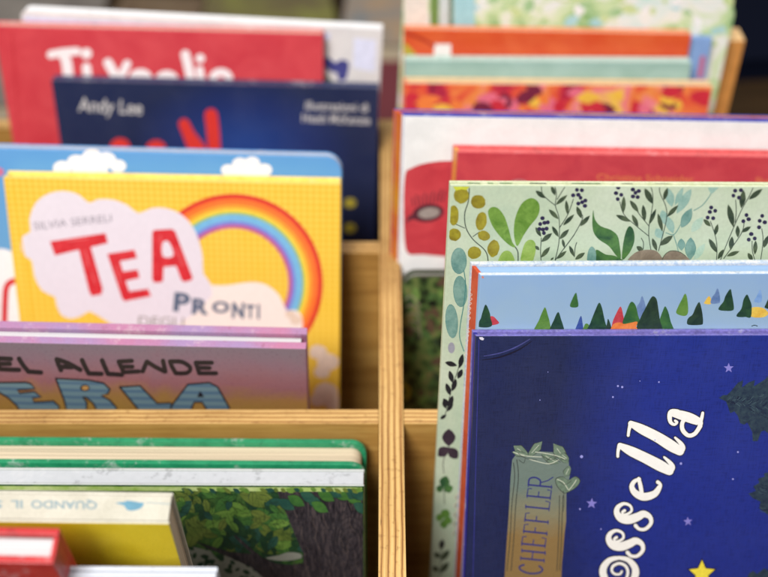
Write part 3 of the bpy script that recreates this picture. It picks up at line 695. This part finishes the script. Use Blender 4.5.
# ---------------- second row left: yellow book
n = N('yellow_gingham_print'); s3 = n.sep()
def band(ch): return n.maprange(n.math('PINGPONG', ch, 0.0022), 0.0008, 0.0014)
g1 = band(s3[0]); g2 = band(s3[2])
yc = n.mix(lin((236,198,78)), lin((222,172,38)), n.math('MULTIPLY', n.math('ADD', g1, g2), 0.5))
GING = n.done(n.mix(yc, n.ramp(n.noise(12,3),[(0.3,(0.94,)*3),(0.7,(1,)*3)]),1.0,'MULTIPLY'), 0.42, n.noise(1500,2), .2, .0001, .1)
YE = wash('yellow_edge_print', (238, 202, 84), (246, 220, 110), 200)
b = Book('yellow gingham picture book with red TEA lettering, white cloud and rainbow', (3, 177), (341, 184), 0.574, 20, 0.0135, GING, YE, YE, YE, skew=-0.05, inset=0.0015, raise_back=0.001)
P = b.front
def T3(p): return crop(20, 180, 3.844, p)
def T4(p): return crop(150, 180, 3.846, p)
cx, cy = T4([(320, 398)])[0]
bands = [((204,56,36),345,326),((232,110,40),326,304),((240,150,44),304,288),((232,196,60),288,276),((150,176,84),276,266),((110,170,206),266,240),((118,120,196),240,226),((178,84,130),226,212)]
for rgb, r0, r1 in bands:
    m = ink('rainbow_band', rgb, .06); n_ = 56; pts = []
    for i in range(n_+1):
        a = R(-150 + (40+150)*i/n_)
        for r in (r0, r1): pts.append((cx+r/3.846*math.cos(a), cy+r/3.846*math.sin(a)))
    P.add(m, pts, [(2*i,2*i+1,2*i+3,2*i+2) for i in range(n_)])
CL = ink('cloud_lilac_white', (214, 204, 210), .03); CL2 = ink('cloud_cream_white', (230, 214, 204), .03)
P.poly(CL2, T4([(-40,330),(150,395),(215,402),(290,405),(380,393),(440,400),(490,435),(515,480),(530,505),(560,500),(585,530),(580,600),(540,640),(-40,640)]), 3)
P.poly(CL, T3([(40,198),(36,150),(60,88),(110,52),(170,42),(225,56),(265,88),(300,74),(360,76),(415,98),(455,128),(505,108),(560,108),(620,132),(665,180),(690,240),(702,300),(705,360),(740,440),(600,560),(385,560),(330,540),(270,505),(240,520),(195,533),(155,515),(138,470),(132,448),(85,425),(55,370),(45,310),(15,290),(3,250),(12,215)]), 2)
TR = wash('red_letter_print', (196, 26, 36), (212, 48, 54), 200)
P.poly(TR, T3([(115,236),(328,204),(338,242),(272,258),(318,420),(312,440),(275,446),(266,430),(226,268),(134,290)])); 
P.poly(TR, T3([(335,284),(440,268),(450,300),(384,312),(396,352),(452,344),(460,376),(406,388),(420,428),(492,418),(504,446),(402,466),(392,455)]))
P.poly(TR, T3([(508,200),(516,192),(582,188),(596,196),(664,376),(658,386),(630,392),(620,384),(600,330),(552,334),(550,386),(540,394),(514,394),(508,380)])); P.poly(CL, T3([(548,242),(572,238),(590,290),(550,294)]), 3)
SC = ink('chalk_scratch', (232, 130, 130))
for q in ([(250,270),(262,330)],[(275,350),(290,400)],[(180,235),(260,225)],[(540,210),(545,300)],[(600,260),(625,330)],[(370,330),(385,400)]): P.stroke(SC, T3(q), .5, 0, False)
GR = ink('grey_author_lettering', (120, 112, 124)); P.text(GR, 'SILVIA SERRELI', T3([(55,192)])[0], T3([(352,160)])[0], 8, bold=-.005)
SL = ink('slate_lettering', (84, 96, 116))
for ch, x0, y0, x1, y1, h in (('P',88,500,150,506,18),('R',160,512,225,516,15),('O',238,508,305,510,11),('N',314,528,362,530,15),('T',370,530,402,530,13),('I',412,532,422,532,14)):
    a_, b_ = T4([(x0,y0),(x1,y1)]); P.text(SL, ch, a_, b_, h, bold=.045)
P.text(ink('grey_brown_lettering', (150,140,136)), 'DEGLI', T4([(-45,560)])[0], T4([(130,566)])[0], 10, bold=.01)
CB = ink('cloud_beige_mark', (214,190,170))
for x, y, r in ((318,352,9),(328,362,11),(322,372,8),(326,392,12),(334,402,10),(318,400,8),(296,320,6),(290,314,5)): P.disc(CB, x, y, r, r*.8, wob=.05)
P.stroke(ink('yellow_margin_line', (228,178,40)), [(12,186),(27,272),(34,330)], 1.2, 0)
b.build()
# sky blue book behind it
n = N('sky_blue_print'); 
SKB = n.done(n.ramp(n.math('ADD', n.maprange(n.sep()[2], 0.08, 0.24, 0, .8), n.math('MULTIPLY', n.noise(20,3), .2)), [(0.1, lin((96,88,84))), (0.35, lin((128,166,176))), (0.6, lin((98,150,192))), (0.95, lin((84,142,196)))]), 0.4)  # grey at the low end: shadow on the cover put into the colour
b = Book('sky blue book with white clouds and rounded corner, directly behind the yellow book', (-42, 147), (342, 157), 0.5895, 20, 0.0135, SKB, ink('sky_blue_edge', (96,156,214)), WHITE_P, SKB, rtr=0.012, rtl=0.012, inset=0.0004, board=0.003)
P = b.front; CLD = ink('cloud_white_print', (226,222,222), .04)
for x, y, r in ((62,168,9),(76,162,9),(92,157,10),(106,160,10),(118,166,8),(90,168,18),(228,170,7),(240,164,8),(252,163,8),(264,170,8),(246,172,14)): P.disc(CLD, x, y, r, r*.8)
P.poly(CLD, [(-40,262),(-10,250),(8,250),(20,262),(24,300),(22,345),(-40,345)], 3); P.stroke(wash('red_letter_print', (196, 26, 36), (212, 48, 54), 200), [(4,340),(5,300),(7,286),(14,281),(24,282)], 6)
P.disc(ink('pink_mark', (190,100,130)), -4, 172, 8, 5)
b.build()
# Perla book, leaning forward
n = N('watercolour_cover_print'); s4 = n.sep()
gz = n.math('ADD', n.maprange(s4[2], 0.135, 0.212), n.math('MULTIPLY', n.math('SUBTRACT', n.noise(22,5,.6,dist=.8), .5), .55))
wc = n.ramp(gz, [(0.05, lin((166,130,56))), (0.35, lin((164,122,72))), (0.55, lin((150,100,106))), (0.8, lin((140,108,122))), (1.0, lin((132,114,126)))])
bx = n.math('ADD', n.math('MULTIPLY', n.maprange(s4[0], 0.215, 0.262), n.maprange(s4[2], 0.17, 0.21)), n.math('MULTIPLY', n.math('SUBTRACT', n.noise(30,4), .5), .5))
wc = n.mix(wc, lin((128,144,166)), n.maprange(bx, 0.15, 0.7))
wc = n.mix(wc, n.ramp(n.noise(480,3,.7),[(0.34,(0.62,0.5,0.6)),(0.44,(1,1,1))]), .6, 'MULTIPLY')
PER = n.done(wc, .5, n.noise(1200,2), .3, .0001)
PKE = wash('pink_edge_print', (188,112,140), (160,130,170), 14)
b = Book('pink and ochre watercolour book with blue ERLA letters, behind the cross divider', (-60, 341), (306, 349), 0.4660, -8, 0.0165, PER, PKE, WHITE_P, PER, board=0.0052, inset=0.0035, raise_back=0.0)
P = b.front
def P1(p): return crop(0, 340, 6.98, p)
def P2(p): return crop(100, 340, 5.12, p)
BKL = ink('black_brush_lettering', (30, 22, 30), .2)
for q in ([(-18,128),(75,132)],[(-20,130),(-6,200)],[(-14,166),(68,166)],[(-6,202),(60,206),(132,208)],[(132,130),(160,175),(196,218)],[(196,220),(285,226)],[(395,136),(408,172),(425,210)],[(395,134),(470,160),(560,208)],[(425,186),(500,190)],[(572,140),(595,190),(618,232)],[(618,233),(708,236)],[(712,142),(732,190),(752,234)],[(752,236),(850,242)]):
    P.stroke(BKL, P1(q), 4.7, 3)
for q in ([(95,110),(120,164)],[(95,110),(162,106)],[(108,136),(165,136)],[(122,164),(198,160)],[(238,112),(218,160)],[(240,110),(285,138),(330,160)],[(322,106),(334,160)],[(358,110),(370,140),(388,170)],[(358,110),(420,112),(462,142),(445,168),(388,170)],[(490,116),(508,170)],[(490,116),(572,116)],[(500,142),(560,143)],[(510,170),(594,170)]):
    P.stroke(BKL, P2(q), 4.4, 3)
n = N('striped_blue_lettering'); wv = n.math('PINGPONG', n.math('ADD', n.sep()[2], n.math('MULTIPLY', n.noise(30,2), .002)), 0.004)
LB = n.done(n.ramp(n.maprange(wv, 0, .004), [(0.15, lin((82,112,138))), (0.6, lin((112,140,150)))]), .5)
big = [P1([(-70,298),(178,295),(212,304),(244,338),(185,345),(118,348),(135,370),(240,360),(288,398),(225,406),(235,432),(300,430),(372,425),(412,462),(410,520),(150,520),(118,460),(55,402),(-30,352)]),
 P1([(388,268),(620,280),(722,300),(768,345),(752,375),(706,386),(768,422),(812,470),(812,520),(690,520),(650,442),(600,400),(578,394),(606,438),(600,520),(470,520),(450,430),(428,370)]),
 P2([(100,240),(205,234),(292,324),(362,322),(372,348),(372,380),(215,380),(188,346)]), P2([(362,342),(450,226),(560,218),(602,240),(662,346),(662,380),(550,380),(540,346),(522,318),(482,318),(470,346),(470,380),(370,380)])]
for q in big: P.poly(LB, q); P.stroke(BKL, q+[q[0]], 1.7, 0)
P.disc(BKL, *P1([(592,334)])[0], 4.8, 3.3); P.disc(ink('ochre_counter', (196,150,90)), *P1([(594,334)])[0], 3.4, 2.2); P.poly(BKL, P2([(497,292),(512,260),(534,292)]))
b.build()

# ---------------- third row left
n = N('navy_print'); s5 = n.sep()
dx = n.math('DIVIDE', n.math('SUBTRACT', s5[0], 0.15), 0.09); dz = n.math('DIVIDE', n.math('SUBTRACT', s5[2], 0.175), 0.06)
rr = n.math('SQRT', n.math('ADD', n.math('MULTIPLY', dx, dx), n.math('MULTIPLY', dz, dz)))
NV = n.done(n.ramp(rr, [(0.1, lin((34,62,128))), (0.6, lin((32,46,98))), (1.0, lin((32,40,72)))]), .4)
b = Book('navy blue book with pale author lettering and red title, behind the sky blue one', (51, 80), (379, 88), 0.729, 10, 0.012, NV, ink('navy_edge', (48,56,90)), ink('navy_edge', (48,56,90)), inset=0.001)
P = b.front; PW = ink('pale_grey_lettering', (198,192,188))
P.text(PW, 'Andy Lee', (78,111), (142,114.5), 14, bold=.012); P.text(PW, 'illustrazioni di', (305,109.5), (368,112), 9, bold=.01); P.text(PW, 'Heath McKenzie', (302,122), (370,124.5), 9, bold=.01)
NR = ink('bright_red_lettering', (214,52,44), .08)
P.stroke(NR, [(184,124,11),(190,138,12),(198,160,12)], smooth=3); P.stroke(NR, [(184,126,9),(204,152,9)], 9, 0); P.stroke(NR, [(211,115,13),(213,132,13),(215,160,12)], smooth=3); P.disc(NR, 120,147,10,9); P.disc(NR, 156,149,10,9)
for y in (203, 228): P.disc(ink('yellow_dot_print', (196,178,60)), 350, y, 6, 5)
b.build()
b = Book('red book with thick white rounded title lettering, standing behind the navy book', (-7, 25.5), (323, 34), 0.7440, 10, 0.012, wash('warm_red_print', (204,56,66), (214,70,76), 30), ink('red_light_edge', (222,110,116)), CREAM, inset=0.001, width=None)
P = b.front; WL = ink('chunky_white_lettering', (240,226,224), .03)
def V_(p): return crop(30, 30, 3.657, p)
for q, w in (([(76,90),(120,82),(172,78)],30),([(122,88),(135,125),(140,185)],38),([(206,136),(212,185)],32),([(285,120),(322,185)],34),([(355,124),(326,185)],30),([(568,90),(580,140),(590,190)],34),([(620,146),(626,190)],30)): P.stroke(WL, V_(q), w/3.657, 3)
for x, y, r in ((206,86,20),(622,104,17)): q = V_([(x,y)])[0]; P.disc(WL, *q, r/3.657)
for x, y in ((404,178),(500,184),(698,176)):
    q = V_([(x,y)])[0]; P.disc(WL, q[0], q[1], 12, 10); P.disc(ink('red_counter', (208,62,70)), q[0], q[1]+2, 4.5, 4)
P.stroke(ink('red_hinge', (190,46,54)), [(12,34),(20,140)], 1.6, 0)
b.build()
b = Book('white book with slanting bright top edge, hindmost of the left column', (20, 10), (383, 29), 0.7585, 10, 0.013, wash('off_white_print', (212,206,204), (226,220,216), 30), ink('white_edge', (238,236,236), .04), ink('white_edge', (238,236,236), .04), inset=0.001, rtl=.006)
P = b.front; P.stroke(ink('navy_scribble', (66,66,130)), [(326,62),(336,68),(344,64),(342,76)], 10); P.poly(ink('lilac_panel', (214,214,232)), [(354,38),(376,40),(375,72),(353,68)]); P.stroke(ink('grey_green_mark', (130,136,120)), [(326,80),(330,84)], 8)
P.poly(ink('blue_grey_band', (196,200,222)), [(24,16),(330,33),(330,40),(24,24)])
b.build()

# ---------------- front left
GRN = wash('emerald_edge', (22,128,86), (40,146,100), 80)
b = Book('emerald green hardback with rounded corner and cream pages, against the cross divider', (-60, 462), (366, 465), 0.4135, 6, 0.0215, GRN, GRN, CREAM, GRN, rtr=0.010, inset=0.003, board=0.0034, back=GRN, raise_back=0.001)
b.build()
n = N('painted_foliage_print'); c = n.noise(70, 5, .6, dist=1.0)
FP = n.done(n.ramp(c, [(0.3, lin((20,50,38))), (0.45, lin((44,82,38))), (0.6, lin((72,104,48))), (0.75, lin((38,76,64)))]), .42, n.noise(1200,2), .2, .0001)
WE = ink('white_board_edge', (188,191,194), .03)
b = Book('book with painted green leaves and dark tree trunk under thick white page edge', (-60, 484), (364, 486), 0.3955, 6, 0.0140, FP, ink('soft_white_edge', (186,190,186), .04), WE, FP, inset=0.0005, board=0.0016)
P = b.front
def U_(p): return crop(180, 470, 4.04, p)
greens = [wash('leaf_lime', (88,128,50), (112,148,64)), wash('leaf_green', (50,94,46), (72,118,52)), wash('leaf_blue_green', (28,70,62), (46,88,72)), wash('leaf_yellow', (88,108,44), (110,126,56)), wash('leaf_deep', (22,54,38), (36,72,42))]
OLN = ink('fine_dark_outline', (24, 44, 26))
rnd = random.Random(21)
P.poly(ink('pale_sky_print', (140,142,132), .05), U_([(-60,300),(60,312),(200,345),(300,390),(350,440),(350,640),(-60,640)]))
for i in range(130):
    x, y = rnd.uniform(-60, 480), rnd.uniform(75, 320)
    if y > 240+ (x-60)*.35 and x < 260: continue
    a = rnd.uniform(-.6, 2.4); l = rnd.uniform(80, 170)*(1 if i < 80 else .55)
    p0, p1 = U_([(x, y), (x+l*math.cos(a), y+l*math.sin(a)*.8)]); w = l*.42/4.04
    P.leaf(OLN, p0, p1, w+.7); P.leaf(rnd.choice(greens), p0, p1, w); P.stroke(OLN, [p0, p1], .35, 0, False)
for i in range(110):
    x, y = rnd.uniform(-50, 330), rnd.uniform(300, 520); a = rnd.uniform(0, 6.28); l = rnd.uniform(22, 42)
    p0, p1 = U_([(x, y), (x+l*math.cos(a), y+l*math.sin(a)*.8)]); P.leaf(greens[4], p0, p1, l*.5/4.04)
n = N('bark_print'); bk = n.noise(1, 5, .7, n.coords((420, 60, 60)), 2.0)
BRK = n.done(n.ramp(bk, [(0.34, lin((20,18,24))), (0.5, lin((48,44,50))), (0.66, lin((84,74,74)))]), .45)
for i in range(260):
    x, y = rnd.uniform(-60, 470), rnd.uniform(80, 330)
    if y > 240+(x-60)*.35 and x < 260: continue
    a = rnd.uniform(-.3, 1.9); l = rnd.uniform(14, 40)
    P.stroke(OLN, U_([(x,y),(x+l*.5*math.cos(a)+3,y+l*.5*math.sin(a)),(x+l*math.cos(a),y+l*math.sin(a))]), rnd.uniform(.25,.5), 3, False)
P.poly(BRK, U_([(392,82),(428,170),(458,245),(498,335),(497,372),(450,380),(385,374),(330,348),(285,312),(222,258),(218,266),(290,336),(200,328),(110,300),(60,285),(110,314),(200,350),(290,392),(345,440),(350,640),(760,640),(760,82)]))
P.poly(ink('pale_sky_print', (140,142,132), .05), U_([(345,352),(400,342),(434,330),(484,334),(490,354),(430,364),(380,362)]), 2)
KN = ink('bark_line', (20,18,22)); KL = ink('bark_light', (92,80,76))
for i in range(5):
    r = 14+i*17; q = U_([(690,285)])[0]
    P.stroke(KN, [(q[0]+r*.85/4.04*math.cos(t), q[1]+r*1.2/4.04*math.sin(t)) for t in [j*.5+i for j in range(11)]], .5, 3, False)
for i in range(70):
    x, y = rnd.uniform(440,740), rnd.uniform(90,560); 
    if x < 500 and y < 350 and x < 400+(y-80)*.4: continue
    P.stroke(KN if i % 3 else KL, U_([(x,y),(x+rnd.uniform(-8,14),y+30),(x+rnd.uniform(0,26),y+62)]), .45, 3, False)
for x, y in ((545,125),(520,105),(565,145),(700,110),(735,150),(680,90),(430,135),(470,120),(650,95),(620,85),(720,95),(590,100)):
    p0, p1 = U_([(x-34,y-18),(x+34,y+22)]); P.leaf(OLN, p0, p1, 11); P.leaf(rnd.choice(greens[1:3]), p0, p1, 10)
P.stroke(wash('lit_lime_rim', (150,184,84), (192,208,140), 90), [(-58,487.2),(362,489.0)], 4.2, 0, False)  # top-lit upper rim of the cover, its light put into the colour
for i in range(40):
    x = rnd.uniform(0, 740); p0, p1 = U_([(x,72),(x+rnd.uniform(20,40),80+rnd.uniform(0,12))]); P.leaf(greens[rnd.choice((0,3,0,2))], p0, p1, 4)
b.build()
# yellow book, spine upwards, tipping forward
YC = wash('mustard_yellow_print', (222,196,34), (232,208,52), 30)
b = Book('yellow book turned spine up with upside-down grey blue lettering on cream', (-60, 521), (169, 524), 0.3215, -11, 0.0165, YC, wash('cream_spine', (188,183,166),(200,195,179), 60),
         CREAM, wash('cream_spine', (188,183,166),(200,195,179), 60), spine='top', board=0.0016, inset=0.0016)
Q = b.top; GT = ink('grey_blue_lettering', (126,146,152), .05)
Q.text(GT, 'QUANDO', (97, 501.5), (31, 500.5), 8, up=(0,1), bold=.02); Q.text(GT, 'IL', (22.5, 500.5), (11, 500.4), 8, up=(0,1), bold=.02); Q.text(GT, 'SOLE', (2, 500.4), (-40, 500.2), 8, up=(0,1), bold=.02)
Q.poly(ink('steel_blue_mark', (92,138,158)), [(115,503),(124,502),(128,500.5),(140,502.5),(144,503),(141,508),(134,510.5),(127,510),(124,505.5)], 2); Q.stroke(ink('steel_blue_mark', (92,138,158)), [(146,502.5),(170,504)], .5, 0)
b.build()
RDE = wash('scarlet_edge', (180,34,38), (196,50,50), 90)
Book('small red hardback tipping forward in front of the upturned yellow book', (-70, 561), (53, 563.5), 0.2942, -13, 0.0165, RDE, RDE, WHITE_P, RDE, spine='right', board=0.0034, inset=0.003).build()
Book('thin white book at the very front of the left column', (-60, 581), (216, 583), 0.2935, -10, 0.0080, wash('white_gloss_print', (200,202,206),(214,216,218), 40), ink('white_gloss_edge', (196,200,208), .03), ink('white_gloss_edge', (196,200,208), .03), inset=0.0006).build()

# ------------------------------------------------------------------ books lying on the table behind the box (far out of focus)
nm_ = N('midnight_print'); MID = nm_.done(lin((8,12,26)), 0.9, spec=0.05)
def flat_book(label, x0, x1, y0, y1, t, cov, page=CREAM, z=-0.0100, rot=0):
    r = bpy.data.objects.new('picture_book', None); COL.objects.link(r)
    r.location = ((x0+x1)/2, (y0+y1)/2, z); r.rotation_euler = (0, 0, R(rot)); tag(r, label, 'book')
    w, d = (x1-x0)/2, (y1-y0)/2
    for nm, a, c in (('back_cover', 0, .0025), ('front_cover', t-.0025, t)):
        bm = bmesh.new(); board_box(bm, -w, w, -d, d, a, c, .0006); link(nm, bm, [cov], r)
    bm = bmesh.new(); board_box(bm, -w+.0025, w-.004, -d+.004, d-.004, .0027, t-.0027, 0); link('page_block', bm, [page], r)
    bm = bmesh.new(); board_box(bm, -w, -w+.0022, -d+.0005, d-.0005, .0027, t-.0027, .0003); link('spine', bm, [cov], r)
flat_book('dark maroon book lying on the table behind the box', -0.03, 0.17, 0.97, 1.17, 0.02, ink('maroon_print', (98,34,40)))
flat_book('mottled brown and grey book lying on the table, far left behind the box', -0.60, -0.37, 1.06, 1.34, 0.025, wash('brown_grey_print', (92,84,78),(130,122,112), 14))
flat_book('olive green book lying on the table behind the white book', -0.23, -0.06, 1.14, 1.36, 0.022, wash('olive_print', (120,120,50),(92,78,50), 12), rot=8)
flat_book('brown leather-like book lying on the table behind the left column', -0.36, -0.245, 1.10, 1.34, 0.022, wash('brown_print', (80,58,38),(112,92,66), 14), rot=-4)
flat_book('tan and grey patterned book lying beyond the maroon book', -0.05, 0.14, 1.19, 1.45, 0.03, wash('tan_grey_print', (160,132,100),(120,120,118), 22), rot=-3)
flat_book('dark navy book lying on the table at the far right', 0.36, 0.62, 1.16, 1.42, 0.03, MID, page=MID, rot=6)
